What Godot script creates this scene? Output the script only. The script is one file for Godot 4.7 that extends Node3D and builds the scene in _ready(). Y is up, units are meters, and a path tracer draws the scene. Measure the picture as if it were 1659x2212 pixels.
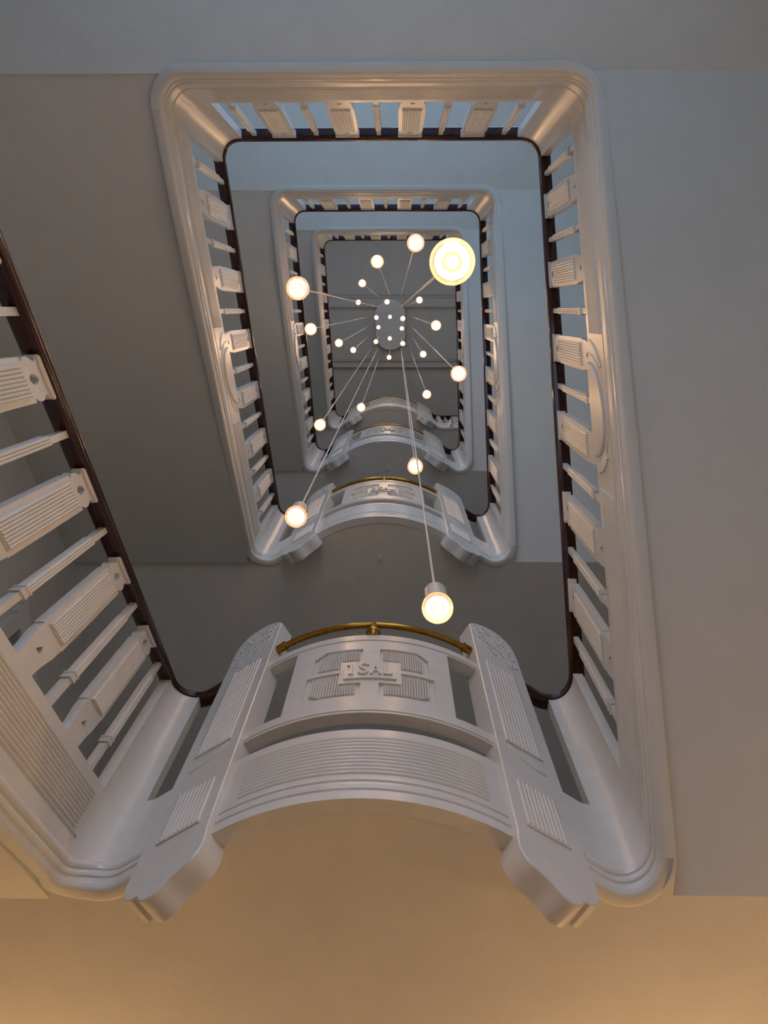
extends Node3D
# A stairwell seen from its ground floor. Plan: x to the right, "f" forward (f = -z), heights above the ground floor.

const A := 0.9985          # half the clear width of the well between the handrails
const FB := -1.042         # back edge of the well (half-landing side)
const FC := 1.788          # where the straight flights end and the curved corners begin
const HF := 4.3792         # underside of the handrail at the first-floor landing
const HB := 6.1246         # underside of the handrail at the half-landing above it
const STOREY := 3.5
const SLOPE := -0.6023     # rise of a flight per metre forward
const BOW := Vector2(0.0, 2.497)   # centre of the bowed balcony fronts
const BOW_R := 0.955
const FLOOR_DROP := 0.875  # handrail underside to the floor
const SOFFIT := 1.295      # handrail underside to the soffit
const LEFT_DROP := -0.045    # the arriving flights' stringers sit lower under the handrail
const FOLD_FRONT := 1.915     # where the sloping soffits meet the flat ones
const FOLD_BACK := -1.068
const WALL_X := 2.45
const WALL_FRONT := 4.7
const WALL_BACK := -2.55
const CEILING := 17.25

var mats := {}
var names := {}

# ------------------------------------------------------------------ mesh collector
class Shape:
	var st := SurfaceTool.new()
	var grp := 1
	func _init():
		st.begin(Mesh.PRIMITIVE_TRIANGLES)
	func tri(a: Vector3, b: Vector3, c: Vector3, hint: Vector3, g: int = -1):
		var n := (a - c).cross(a - b)
		st.set_smooth_group(g)
		st.add_vertex(a)
		if n.dot(hint) < 0.0:
			st.add_vertex(c)
			st.add_vertex(b)
		else:
			st.add_vertex(b)
			st.add_vertex(c)
	func quad(a: Vector3, b: Vector3, c: Vector3, d: Vector3, hint: Vector3, g: int = -1):
		tri(a, b, c, hint, g)
		tri(a, c, d, hint, g)
	func new_group() -> int:
		grp += 1
		return grp
	func box(lo: Vector3, hi: Vector3):
		var p := []
		for i in 8:
			p.append(Vector3(hi.x if i & 1 else lo.x, hi.y if i & 2 else lo.y, hi.z if i & 4 else lo.z))
		quad(p[0], p[1], p[3], p[2], Vector3(0, 0, -1))
		quad(p[4], p[5], p[7], p[6], Vector3(0, 0, 1))
		quad(p[0], p[2], p[6], p[4], Vector3(-1, 0, 0))
		quad(p[1], p[3], p[7], p[5], Vector3(1, 0, 0))
		quad(p[0], p[1], p[5], p[4], Vector3(0, -1, 0))
		quad(p[2], p[3], p[7], p[6], Vector3(0, 1, 0))
	# eight corners, bottom ring then top ring
	func hexa(p: Array):
		var c := Vector3.ZERO
		for v in p:
			c += v / 8.0
		for f in [[0, 1, 2, 3], [4, 5, 6, 7], [0, 1, 5, 4], [1, 2, 6, 5], [2, 3, 7, 6], [3, 0, 4, 7]]:
			var m: Vector3 = (p[f[0]] + p[f[1]] + p[f[2]] + p[f[3]]) / 4.0
			quad(p[f[0]], p[f[1]], p[f[2]], p[f[3]], m - c)
	func lathe(prof: Array, at: Vector3, sides: int = 20, sharp: bool = false):
		var g := new_group()
		for k in prof.size() - 1:
			if sharp:
				g = new_group()
			var e: Vector2 = prof[k + 1] - prof[k]
			var nrm := Vector2(e.y, -e.x)
			for i in sides:
				var a0 := TAU * i / sides
				var a1 := TAU * (i + 1) / sides
				var d0 := Vector3(cos(a0), 0, sin(a0))
				var d1 := Vector3(cos(a1), 0, sin(a1))
				var p0: Vector3 = at + d0 * prof[k].x + Vector3.UP * prof[k].y
				var p1: Vector3 = at + d1 * prof[k].x + Vector3.UP * prof[k].y
				var p2: Vector3 = at + d1 * prof[k + 1].x + Vector3.UP * prof[k + 1].y
				var p3: Vector3 = at + d0 * prof[k + 1].x + Vector3.UP * prof[k + 1].y
				var hint := (d0 + d1) * nrm.x + Vector3.UP * nrm.y * 2.0
				if prof[k].x > 1e-6:
					tri(p0, p1, p2, hint, g)
				if prof[k + 1].x > 1e-6:
					tri(p0, p2, p3, hint, g)
	func tube(pts: Array, r: float, sides: int = 8):
		var g := new_group()
		var rings := []
		for i in pts.size():
			var t: Vector3 = (pts[mini(i + 1, pts.size() - 1)] - pts[maxi(i - 1, 0)]).normalized()
			var u := t.cross(Vector3.UP if absf(t.y) < 0.9 else Vector3.RIGHT).normalized()
			var v := t.cross(u)
			var ring := []
			for k in sides:
				var a := TAU * k / sides
				ring.append(pts[i] + (u * cos(a) + v * sin(a)) * r)
			rings.append(ring)
		for i in pts.size() - 1:
			var mid: Vector3 = (pts[i] + pts[i + 1]) * 0.5
			for k in sides:
				var k2 := (k + 1) % sides
				var c: Vector3 = (rings[i][k] + rings[i + 1][k2]) * 0.5
				quad(rings[i][k], rings[i][k2], rings[i + 1][k2], rings[i + 1][k], c - mid, g)
		for e in [0, pts.size() - 1]:
			var back: Vector3 = pts[e] - pts[1 if e == 0 else e - 1]
			for k in range(1, sides - 1):
				tri(rings[e][0], rings[e][k], rings[e][k + 1], back)
	# profile points (outward, up) carried along stations {p, n}; listed counter-clockwise seen with outward to the right
	func sweep(stations: Array, prof: Array, smooth: bool = false, caps: bool = true):
		var m := prof.size()
		var g := new_group()
		var rings := []
		for s in stations:
			var ring := []
			for q in prof:
				ring.append(s.p + s.n * q.x + Vector3.UP * q.y)
			rings.append(ring)
		for k in m:
			if not smooth:
				g = new_group()
			var k2 := (k + 1) % m
			var e: Vector2 = prof[k2] - prof[k]
			var nrm := Vector2(e.y, -e.x)
			for i in stations.size() - 1:
				var hint: Vector3 = stations[i].n * nrm.x + Vector3.UP * nrm.y
				quad(rings[i][k], rings[i][k2], rings[i + 1][k2], rings[i + 1][k], hint, g)
		if caps:
			var idx := Geometry2D.triangulate_polygon(PackedVector2Array(prof))
			for e in [0, stations.size() - 1]:
				var out: Vector3 = stations[e].p - stations[1 if e == 0 else e - 1].p
				for i in range(0, idx.size(), 3):
					tri(rings[e][idx[i]], rings[e][idx[i + 1]], rings[e][idx[i + 2]], out)
	# plate given by rows [v, left, right, hole left, hole right]; map(u, v, w), w from 0 (face) to thick
	func plate(rows: Array, map: Callable, thick: float):
		var o: Vector3 = map.call(0.0, 0.0, 0.0)
		var back: Vector3 = (map.call(0.0, 0.0, 1.0) - o).normalized()
		var right: Vector3 = map.call(1.0, 0.0, 0.0) - o
		var up: Vector3 = map.call(0.0, 1.0, 0.0) - o
		for i in rows.size() - 1:
			var a: Array = rows[i]
			var b: Array = rows[i + 1]
			var hole: bool = a[3] < a[4] or b[3] < b[4]
			for w in [0.0, thick]:
				var h := -back if w == 0.0 else back
				if hole:
					quad(map.call(a[1], a[0], w), map.call(a[3], a[0], w), map.call(b[3], b[0], w), map.call(b[1], b[0], w), h)
					quad(map.call(a[4], a[0], w), map.call(a[2], a[0], w), map.call(b[2], b[0], w), map.call(b[4], b[0], w), h)
				else:
					quad(map.call(a[1], a[0], w), map.call(a[2], a[0], w), map.call(b[2], b[0], w), map.call(b[1], b[0], w), h)
			var sgn := signf(a[0] - b[0])
			quad(map.call(a[1], a[0], 0.0), map.call(a[1], a[0], thick), map.call(b[1], b[0], thick), map.call(b[1], b[0], 0.0), -right * absf(b[0] - a[0]) + up * sgn * (a[1] - b[1]) * -1.0)
			quad(map.call(a[2], a[0], 0.0), map.call(a[2], a[0], thick), map.call(b[2], b[0], thick), map.call(b[2], b[0], 0.0), right * absf(b[0] - a[0]) + up * sgn * (a[2] - b[2]))
			if hole:
				quad(map.call(a[3], a[0], 0.0), map.call(a[3], a[0], thick), map.call(b[3], b[0], thick), map.call(b[3], b[0], 0.0), right * absf(b[0] - a[0]) + up * sgn * (a[3] - b[3]))
				quad(map.call(a[4], a[0], 0.0), map.call(a[4], a[0], thick), map.call(b[4], b[0], thick), map.call(b[4], b[0], 0.0), -right * absf(b[0] - a[0]) - up * sgn * (a[4] - b[4]))
		for e in [0, rows.size() - 1]:
			var q: Array = rows[e]
			quad(map.call(q[1], q[0], 0.0), map.call(q[2], q[0], 0.0), map.call(q[2], q[0], thick), map.call(q[1], q[0], thick), up * (1.0 if (rows[0][0] > rows[-1][0]) == (e == 0) else -1.0))
	# outline in (u, v), extruded w 0..thick with a small bevel round the face
	func extrude(poly: Array, map: Callable, thick: float, bevel: float = 0.0, w0: float = 0.0, smooth_side: bool = false):
		var m := poly.size()
		var area := 0.0
		for i in m:
			area += poly[i].cross(poly[(i + 1) % m])
		var sg := signf(area)
		var inner := []
		for i in m:
			var e0: Vector2 = (poly[i] - poly[(i + m - 1) % m]).normalized()
			var e1: Vector2 = (poly[(i + 1) % m] - poly[i]).normalized()
			var nn := Vector2(-(e0 + e1).y, (e0 + e1).x).normalized() * sg
			inner.append(poly[i] + nn * bevel)
		var o: Vector3 = map.call(0.0, 0.0, 0.0)
		var back: Vector3 = (map.call(0.0, 0.0, 0.1) - o).normalized()
		var idx := Geometry2D.triangulate_polygon(PackedVector2Array(inner))
		for i in range(0, idx.size(), 3):
			tri(map.call(inner[idx[i]].x, inner[idx[i]].y, w0), map.call(inner[idx[i + 1]].x, inner[idx[i + 1]].y, w0), map.call(inner[idx[i + 2]].x, inner[idx[i + 2]].y, w0), -back)
		idx = Geometry2D.triangulate_polygon(PackedVector2Array(poly))
		for i in range(0, idx.size(), 3):
			tri(map.call(poly[idx[i]].x, poly[idx[i]].y, w0 + thick), map.call(poly[idx[i + 1]].x, poly[idx[i + 1]].y, w0 + thick), map.call(poly[idx[i + 2]].x, poly[idx[i + 2]].y, w0 + thick), back)
		var g := new_group()
		var g2 := new_group()
		for i in m:
			var j := (i + 1) % m
			var e: Vector2 = poly[j] - poly[i]
			var nn := Vector2(e.y, -e.x).normalized() * sg
			var mid: Vector2 = (poly[i] + poly[j]) * 0.5
			var hint: Vector3 = map.call(mid.x + nn.x * 0.01, mid.y + nn.y * 0.01, w0) - map.call(mid.x, mid.y, w0)
			var prev: Vector2 = poly[i] - poly[(i + m - 1) % m]
			if absf(prev.angle_to(e)) > 0.62:
				g = new_group()
			quad(map.call(poly[i].x, poly[i].y, w0 + bevel), map.call(poly[j].x, poly[j].y, w0 + bevel), map.call(poly[j].x, poly[j].y, w0 + thick), map.call(poly[i].x, poly[i].y, w0 + thick), hint, g if smooth_side else -1)
			if bevel > 0.0:
				quad(map.call(poly[i].x, poly[i].y, w0 + bevel), map.call(poly[j].x, poly[j].y, w0 + bevel), map.call(inner[j].x, inner[j].y, w0), map.call(inner[i].x, inner[i].y, w0), hint.normalized() - back, g2 if smooth_side else -1)
	# one half-round reed: across c0..c1, along the values in ts; map(c, t, proud)
	func reed(c0: float, c1: float, ts: Array, map: Callable, high: float):
		var n := 5
		var g := new_group()
		var across := []
		for j in n:
			var a := PI * j / (n - 1)
			across.append(Vector2(lerpf(c0, c1, 0.5 - 0.47 * cos(a)), high * sin(a)))
		for i in ts.size() - 1:
			var tm: float = (ts[i] + ts[i + 1]) * 0.5
			var base: Vector3 = map.call((c0 + c1) * 0.5, tm, -high * 0.5)
			for j in n - 1:
				var q := [map.call(across[j].x, ts[i], across[j].y), map.call(across[j + 1].x, ts[i], across[j + 1].y), map.call(across[j + 1].x, ts[i + 1], across[j + 1].y), map.call(across[j].x, ts[i + 1], across[j].y)]
				quad(q[0], q[1], q[2], q[3], (q[0] + q[2]) * 0.5 - base, g)
		for e in [0, ts.size() - 1]:
			var t: float = ts[e]
			var out: Vector3 = map.call(c0, t, 0.0) - map.call(c0, ts[1 if e == 0 else e - 1], 0.0)
			for j in range(1, n - 1):
				tri(map.call(across[0].x, t, 0.0), map.call(across[j].x, t, across[j].y), map.call(across[j + 1].x, t, across[j + 1].y), out)
	func stroke(a: Vector2, b: Vector2, wide: float, map: Callable, w0: float, w1: float):
		var d := (b - a).normalized()
		var s := Vector2(-d.y, d.x) * wide * 0.5
		var c := [a - s, b - s, b + s, a + s]
		var p := []
		for w in [w0, w1]:
			for q in c:
				p.append(map.call(q.x, q.y, w))
		hexa(p)
	# raised or sunken fields on a panel: level(u, v) sampled in each cell
	func relief(us: Array, vs: Array, level: Callable, map: Callable, thick: float):
		var nu := us.size() - 1
		var nv := vs.size() - 1
		var lv := []
		for i in nu:
			var col := []
			for j in nv:
				col.append(level.call((us[i] + us[i + 1]) * 0.5, (vs[j] + vs[j + 1]) * 0.5))
			lv.append(col)
		var front: Vector3 = map.call(0.0, 0.0, 1.0) - map.call(0.0, 0.0, 0.0)
		var ux: Vector3 = map.call(1.0, 0.0, 0.0) - map.call(0.0, 0.0, 0.0)
		var g0 := new_group()
		var gb := new_group()
		for i in nu:
			for j in nv:
				var w: float = lv[i][j]
				quad(map.call(us[i], vs[j], w), map.call(us[i + 1], vs[j], w), map.call(us[i + 1], vs[j + 1], w), map.call(us[i], vs[j + 1], w), front, g0 if w == 0.0 else -1)
				quad(map.call(us[i], vs[j], -thick), map.call(us[i + 1], vs[j], -thick), map.call(us[i + 1], vs[j + 1], -thick), map.call(us[i], vs[j + 1], -thick), -front, gb)
				for side in [[i - 1, j, us[i], us[i], vs[j], vs[j + 1], -ux], [i + 1, j, us[i + 1], us[i + 1], vs[j], vs[j + 1], ux], [i, j - 1, us[i], us[i + 1], vs[j], vs[j], Vector3.DOWN], [i, j + 1, us[i], us[i + 1], vs[j + 1], vs[j + 1], Vector3.UP]]:
					var other := -thick
					if side[0] >= 0 and side[0] < nu and side[1] >= 0 and side[1] < nv:
						other = lv[side[0]][side[1]]
					if other < w - 1e-6:
						quad(map.call(side[2], side[4], w), map.call(side[3], side[5], w), map.call(side[3], side[5], other), map.call(side[2], side[4], other), side[6])

# ------------------------------------------------------------------ naming
func numbered(called: String) -> String:
	if not names.has(called):
		names[called] = 0
		return called
	names[called] += 1
	return "%s_%03d" % [called, names[called]]

func part(called: String, sh: Shape, m: Material, parent: Node3D) -> MeshInstance3D:
	sh.st.generate_normals()
	return part_mesh(called, sh.st.commit(), m, parent)

func part_mesh(called: String, mesh: Mesh, m: Material, parent: Node3D, at := Vector3.ZERO) -> MeshInstance3D:
	var o := MeshInstance3D.new()
	o.mesh = mesh
	o.material_override = m
	var k := 0
	var final := called
	while parent.has_node(NodePath(final)):
		k += 1
		final = "%s_%03d" % [called, k]
	o.name = final
	o.position = at
	parent.add_child(o, true)
	return o

func thing(called: String, label: String, category: String, at := Vector3.ZERO, group := "") -> Node3D:
	var o := Node3D.new()
	o.name = numbered(called)
	add_child(o)
	o.position = at
	o.set_meta("label", label)
	o.set_meta("category", category)
	if group != "":
		o.set_meta("group", group)
	return o

func dup(src: Node3D, lift: float, label: String) -> Node3D:
	var base := String(src.name).rstrip("0123456789").trim_suffix("_")
	var o: Node3D = src.duplicate()
	o.name = numbered(base)
	add_child(o)
	o.position += Vector3.UP * lift
	o.set_meta("label", label)
	return o

func structure(called: String, sh: Shape, m: Material, label: String, category: String) -> MeshInstance3D:
	var o := part(called, sh, m, self)
	o.set_meta("kind", "structure")
	o.set_meta("label", label)
	o.set_meta("category", category)
	return o

# ------------------------------------------------------------------ materials
func noise_tex(seed_: int, freq: float, lo: Color, hi: Color, normal := false, bump := 2.0) -> NoiseTexture2D:
	var n := FastNoiseLite.new()
	n.seed = seed_
	n.frequency = freq
	n.fractal_octaves = 4
	var t := NoiseTexture2D.new()
	t.width = 512
	t.height = 512
	t.seamless = true
	t.noise = n
	if normal:
		t.as_normal_map = true
		t.bump_strength = bump
	else:
		var r := Gradient.new()
		r.offsets = PackedFloat32Array([0.25, 0.75])
		r.colors = PackedColorArray([lo, hi])
		t.color_ramp = r
	return t

func paint(col: Color, rough: float, seed_: int, tile: float, spread: float, bump: float) -> StandardMaterial3D:
	var m := StandardMaterial3D.new()
	m.albedo_texture = noise_tex(seed_, 0.012, col * (1.0 - spread), col * (1.0 + spread))
	m.roughness = rough
	m.normal_enabled = true
	m.normal_texture = noise_tex(seed_ + 7, 0.05, Color.BLACK, Color.WHITE, true, bump)
	m.normal_scale = 0.35
	m.uv1_triplanar = true
	m.uv1_world_triplanar = true
	m.uv1_scale = Vector3.ONE * tile
	return m

func make_materials():
	mats.white = paint(Color(0.82, 0.81, 0.78), 0.24, 3, 1.2, 0.012, 1.2)
	mats.plaster = paint(Color(0.81, 0.795, 0.755), 0.75, 11, 0.5, 0.008, 1.0)
	mats.wall = paint(Color(0.81, 0.795, 0.755), 0.8, 21, 0.5, 0.01, 1.2)
	mats.floor = paint(Color(0.66, 0.62, 0.55), 0.6, 31, 0.6, 0.05, 1.0)
	mats.wood = paint(Color(0.20, 0.075, 0.05), 0.16, 41, 2.5, 0.12, 0.4)
	mats.brass = StandardMaterial3D.new()
	mats.brass.albedo_texture = noise_tex(51, 0.012, Color(0.66, 0.48, 0.19), Color(0.76, 0.57, 0.25))
	mats.brass.uv1_triplanar = true
	mats.brass.uv1_scale = Vector3.ONE * 4.0
	mats.brass.metallic = 1.0
	mats.brass.roughness = 0.17
	mats.socket = StandardMaterial3D.new()
	mats.socket.albedo_color = Color(0.74, 0.71, 0.66)
	mats.socket.roughness = 0.3
	mats.cord = StandardMaterial3D.new()
	mats.cord.albedo_color = Color(0.80, 0.78, 0.75)
	mats.cord.roughness = 0.55
	mats.canopy = StandardMaterial3D.new()
	mats.canopy.albedo_color = Color(0.90, 0.89, 0.87)
	mats.canopy.roughness = 0.4
	mats.globe = StandardMaterial3D.new()
	mats.globe.transparency = BaseMaterial3D.TRANSPARENCY_ALPHA
	mats.globe.albedo_color = Color(0.93, 0.70, 0.60, 0.30)
	mats.globe.roughness = 0.1
	mats.globe.emission_enabled = true
	mats.globe.emission = Color(1.0, 0.66, 0.46)
	mats.globe.emission_energy_multiplier = 1.2
	mats.glow = StandardMaterial3D.new()
	mats.glow.albedo_color = Color(1.0, 0.93, 0.8)
	mats.glow.emission_enabled = true
	mats.glow.emission = Color(1.0, 0.94, 0.80)
	mats.glow.emission_energy_multiplier = 6.0
	mats.dish = StandardMaterial3D.new()
	mats.dish.albedo_color = Color(0.30, 0.26, 0.14)
	mats.dish.emission_enabled = true  # yellow light on the dish is put in as its own glow
	mats.dish.emission = Color(1.0, 0.86, 0.50)
	mats.dish.emission_energy_multiplier = 0.7
	mats.glass = StandardMaterial3D.new()
	mats.glass.transparency = BaseMaterial3D.TRANSPARENCY_ALPHA
	mats.glass.albedo_color = Color(0.95, 0.98, 1.0, 0.06)
	mats.glass.roughness = 0.02
	mats.frame = StandardMaterial3D.new()
	mats.frame.albedo_color = Color(0.85, 0.85, 0.83)
	mats.frame.roughness = 0.4
	mats.door = StandardMaterial3D.new()
	mats.door.albedo_color = Color(0.55, 0.54, 0.52)
	mats.door.roughness = 0.4

# ------------------------------------------------------------------ the line of the handrail
func pt(x: float, f: float, h: float) -> Vector3:
	return Vector3(x, h, -f)

func rail_h(f: float) -> float:      # flight rising to the back, from the first floor
	return HF + SLOPE * (f - 1.8557)

func st_right(f0: float, f1: float, n: int) -> Array:
	var s := []
	for i in n + 1:
		var f := lerpf(f0, f1, float(i) / n)
		s.append({"p": pt(A, f, rail_h(f)), "n": Vector3(1, 0, 0)})
	return s

func left_drop(f: float) -> float:
	return LEFT_DROP * smoothstep(-0.95, -0.45, f)

func st_left(f0: float, f1: float, n: int, lowered := false) -> Array:    # the flight that arrives at the first floor
	var s := []
	for i in n + 1:
		var f := lerpf(f0, f1, float(i) / n)
		s.append({"p": pt(-A, f, 2.0 * HF - rail_h(f) + (left_drop(f) if lowered else 0.0)), "n": Vector3(-1, 0, 0)})
	return s

# back corner: angle 0 at the side, 90 at the back; sgn +1 right, -1 left
func st_back_corner(sgn: float, a0: float, a1: float, n: int) -> Array:
	var s := []
	for i in n + 1:
		var a := deg_to_rad(lerpf(a0, a1, float(i) / n))
		var c := Vector2(A - 0.11, FB + 0.11)
		var d := Vector2(cos(a), -sin(a))
		var q := c + d * 0.11
		var t := clampf(a / (PI * 0.5), 0.0, 1.0)
		var h0 := rail_h(FB + 0.11) if sgn > 0 else 2.0 * HB - rail_h(FB + 0.11)
		s.append({"p": pt(sgn * q.x, q.y, lerpf(h0, HB, sin(t * PI * 0.5))), "n": Vector3(sgn * d.x, 0, -d.y)})
	return s

func st_back(x0: float, x1: float, n: int) -> Array:
	var s := []
	for i in n + 1:
		s.append({"p": pt(lerpf(x0, x1, float(i) / n), FB, HB), "n": Vector3(0, 0, 1)})
	return s

# front cup: angle 0 at the side, 90 at the front, 122 turned towards the post
func st_cup(sgn: float, a0: float, a1: float, n: int, level := false) -> Array:
	var s := []
	for i in n + 1:
		var a := deg_to_rad(lerpf(a0, a1, float(i) / n))
		var d := Vector2(cos(a), sin(a))
		var q := Vector2(A - 0.1, FC) + d * 0.1
		var h0 := rail_h(FC) if sgn > 0 else 2.0 * HF - rail_h(FC)
		var t := clampf(a / (PI * 0.5), 0.0, 1.0)
		s.append({"p": pt(sgn * q.x, q.y, HF if level else lerpf(h0, HF, sin(t * PI * 0.5))), "n": Vector3(sgn * d.x, 0, -d.y)})
	return s

func st_bow(r: float, t0: float, t1: float, n: int) -> Array:
	var s := []
	for i in n + 1:
		var a := deg_to_rad(lerpf(t0, t1, float(i) / n))
		s.append({"p": pt(r * sin(a), BOW.y - r * cos(a), HF), "n": Vector3(-sin(a), 0, -cos(a))})
	return s

func post_map(sgn: float) -> Callable:    # (s outward from the bow, e above handrail level, w behind the face)
	var t := Vector2(sgn * 0.848, 0.53)
	var nn := Vector2(sgn * 0.53, -0.848)
	return func(s: float, e: float, w: float) -> Vector3:
		var q := Vector2(sgn * 0.519, 1.666) + t * s - nn * w
		return pt(q.x, q.y, HF + e)

func bow_map() -> Callable:               # (metres along the bow, e, proud)
	return func(u: float, e: float, w: float) -> Vector3:
		var a := u / BOW_R
		var r := BOW_R + w
		return pt(r * sin(a), BOW.y - r * cos(a), HF + e)

func v2(list: Array) -> Array:
	var o := []
	for i in range(0, list.size(), 2):
		o.append(Vector2(list[i], list[i + 1]))
	return o

func handrail_profile() -> Array:
	return v2([0.008, 0.0, 0.067, 0.0, 0.073, 0.006, 0.075, 0.016, 0.071, 0.022, 0.074, 0.028, 0.075, 0.036, 0.067, 0.050, 0.050, 0.060, 0.028, 0.060, 0.010, 0.050, 0.0, 0.036, 0.001, 0.028, 0.005, 0.022, 0.0, 0.016, 0.002, 0.006])

func stringer_profile() -> Array:
	return v2([0.012, -0.835, 0.012, -1.100, 0.018, -1.103, 0.018, -1.115, 0.012, -1.118, 0.012, -1.186, 0.005, -1.190, 0.001, -1.202, 0.001, -1.212, 0.005, -1.222, 0.011, -1.226, 0.011, -1.232, 0.006, -1.236, 0.004, -1.246, 0.006, -1.256, 0.013, -1.261, 0.014, -1.286, 0.060, -1.286, 0.060, -0.835])

func apron_profile() -> Array:    # as the stringer, without its upper groove
	var p := stringer_profile()
	return p.slice(0, 1) + p.slice(5)

func lip_profile() -> Array:
	return v2([0.014, -1.284, 0.016, -1.298, 0.021, -1.306, 0.030, -1.309, 0.058, -1.309, 0.066, -1.306, 0.068, -1.298, 0.068, -1.20, 0.061, -1.20, 0.061, -1.27, 0.014, -1.27])

func corner_profile() -> Array:
	return v2([0.0124, 0.004, 0.0124, -0.905, 0.0596, -0.905, 0.0596, 0.004])

# ------------------------------------------------------------------ balusters (built about their own foot line, sheared to the flight)
func thin_mesh(map: Callable) -> ArrayMesh:
	var sh := Shape.new()
	var seg := func(half: float, w0: float, w1: float, v0: float, v1: float):
		var p := []
		for v in [v0, v1]:
			p.append(map.call(-half, v, w0)); p.append(map.call(half, v, w0)); p.append(map.call(half, v, w1)); p.append(map.call(-half, v, w1))
		sh.hexa(p)
	seg.call(0.013, 0.027, 0.053, 0.004, -0.145)
	seg.call(0.015, 0.025, 0.055, -0.140, -0.655)
	for k in 3:
		var c := -0.017 + 0.034 * k / 3.0
		sh.reed(c, c + 0.034 / 3.0, [-0.145, -0.66], func(u, v, w): return map.call(u, v, 0.0245 - w), 0.0045)
		var d := 0.0245 + 0.031 * k / 3.0
		for s in [-1.0, 1.0]:
			sh.reed(d, d + 0.031 / 3.0, [-0.145, -0.66], func(u, v, w): return map.call(s * (0.015 + w), v, u), 0.004)
	seg.call(0.0205, 0.0195, 0.0605, -0.655, -0.664)
	seg.call(0.0185, 0.0215, 0.0585, -0.664, -0.690)
	seg.call(0.0205, 0.0195, 0.0605, -0.690, -0.699)
	seg.call(0.014, 0.026, 0.054, -0.699, -0.89)
	sh.st.generate_normals()
	return sh.st.commit()

func wide_rows() -> Array:
	var rows := []
	for q in [[0.004, 0.066, 0], [-0.006, 0.073, 0], [-0.018, 0.075, 0], [-0.026, 0.070, 0], [-0.032, 0.058, 0], [-0.044, 0.055, 0], [-0.052, 0.058, 0.0], [-0.060, 0.064, 0.010], [-0.072, 0.071, 0.016], [-0.088, 0.073, 0.018], [-0.100, 0.071, 0.014], [-0.110, 0.066, 0.0], [-0.118, 0.060, 0], [-0.124, 0.060, 0], [-0.126, 0.073, 0], [-0.40, 0.075, 0], [-0.668, 0.075, 0], [-0.670, 0.070, 0], [-0.715, 0.069, 0], [-0.742, 0.067, 0.0], [-0.760, 0.064, 0.010], [-0.777, 0.061, 0.017], [-0.779, 0.0605, 0.0], [-0.81, 0.057, 0], [-0.845, 0.055, 0], [-0.89, 0.055, 0]]:
		rows.append([q[0], -q[1], q[1], -q[2], q[2]])
	return rows

func wide_mesh(map: Callable) -> ArrayMesh:
	var sh := Shape.new()
	sh.plate(wide_rows(), func(u, v, w): return map.call(u, v, 0.022 + w), 0.034)
	# the small moulded cap under the handrail
	var crest := v2([-0.076, -0.012, -0.070, -0.020, -0.050, -0.021, -0.040, -0.025, 0.0, -0.026, 0.040, -0.025, 0.050, -0.021, 0.070, -0.020, 0.076, -0.012, 0.070, 0.0, -0.070, 0.0])
	sh.extrude(crest, func(u, v, w): return map.call(u, v, 0.013 + w), 0.010, 0.003)
	sh.st.generate_normals()
	return sh.st.commit()

func reeds_mesh(map: Callable) -> ArrayMesh:
	var sh := Shape.new()
	var p := []
	for v in [-0.142, -0.655]:
		p.append(map.call(-0.056, v, 0.0185)); p.append(map.call(0.056, v, 0.0185)); p.append(map.call(0.056, v, 0.024)); p.append(map.call(-0.056, v, 0.024))
	sh.hexa(p)
	for k in 8:
		var c := -0.052 + 0.104 * k / 8.0
		sh.reed(c, c + 0.013, [-0.147, -0.648], func(u, v, w): return map.call(u, v, 0.0187 - w), 0.0066)
	sh.st.generate_normals()
	return sh.st.commit()

func add_balusters(run: Node3D, map: Callable, at: Callable, thin_u: Array, wide_u: Array):
	var tm := thin_mesh(map)
	var wm := wide_mesh(map)
	var rm := reeds_mesh(map)
	for u in thin_u:
		part_mesh("slim_baluster", tm, mats.white, run, at.call(u))
	for u in wide_u:
		var o := part_mesh("broad_baluster", wm, mats.white, run, at.call(u))
		part_mesh("reeded_panel", rm, mats.white, o)

func add_run(run: Node3D, rail: Array, s: Array):
	var h := Shape.new()
	h.sweep(rail, handrail_profile(), true)
	part("handrail", h, mats.wood, run)
	var g := Shape.new()
	g.sweep(s, stringer_profile())
	part("stringer", g, mats.white, run)
	var l := Shape.new()
	l.sweep(s, lip_profile(), true)
	part("soffit_edging", l, mats.plaster, run)

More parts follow.
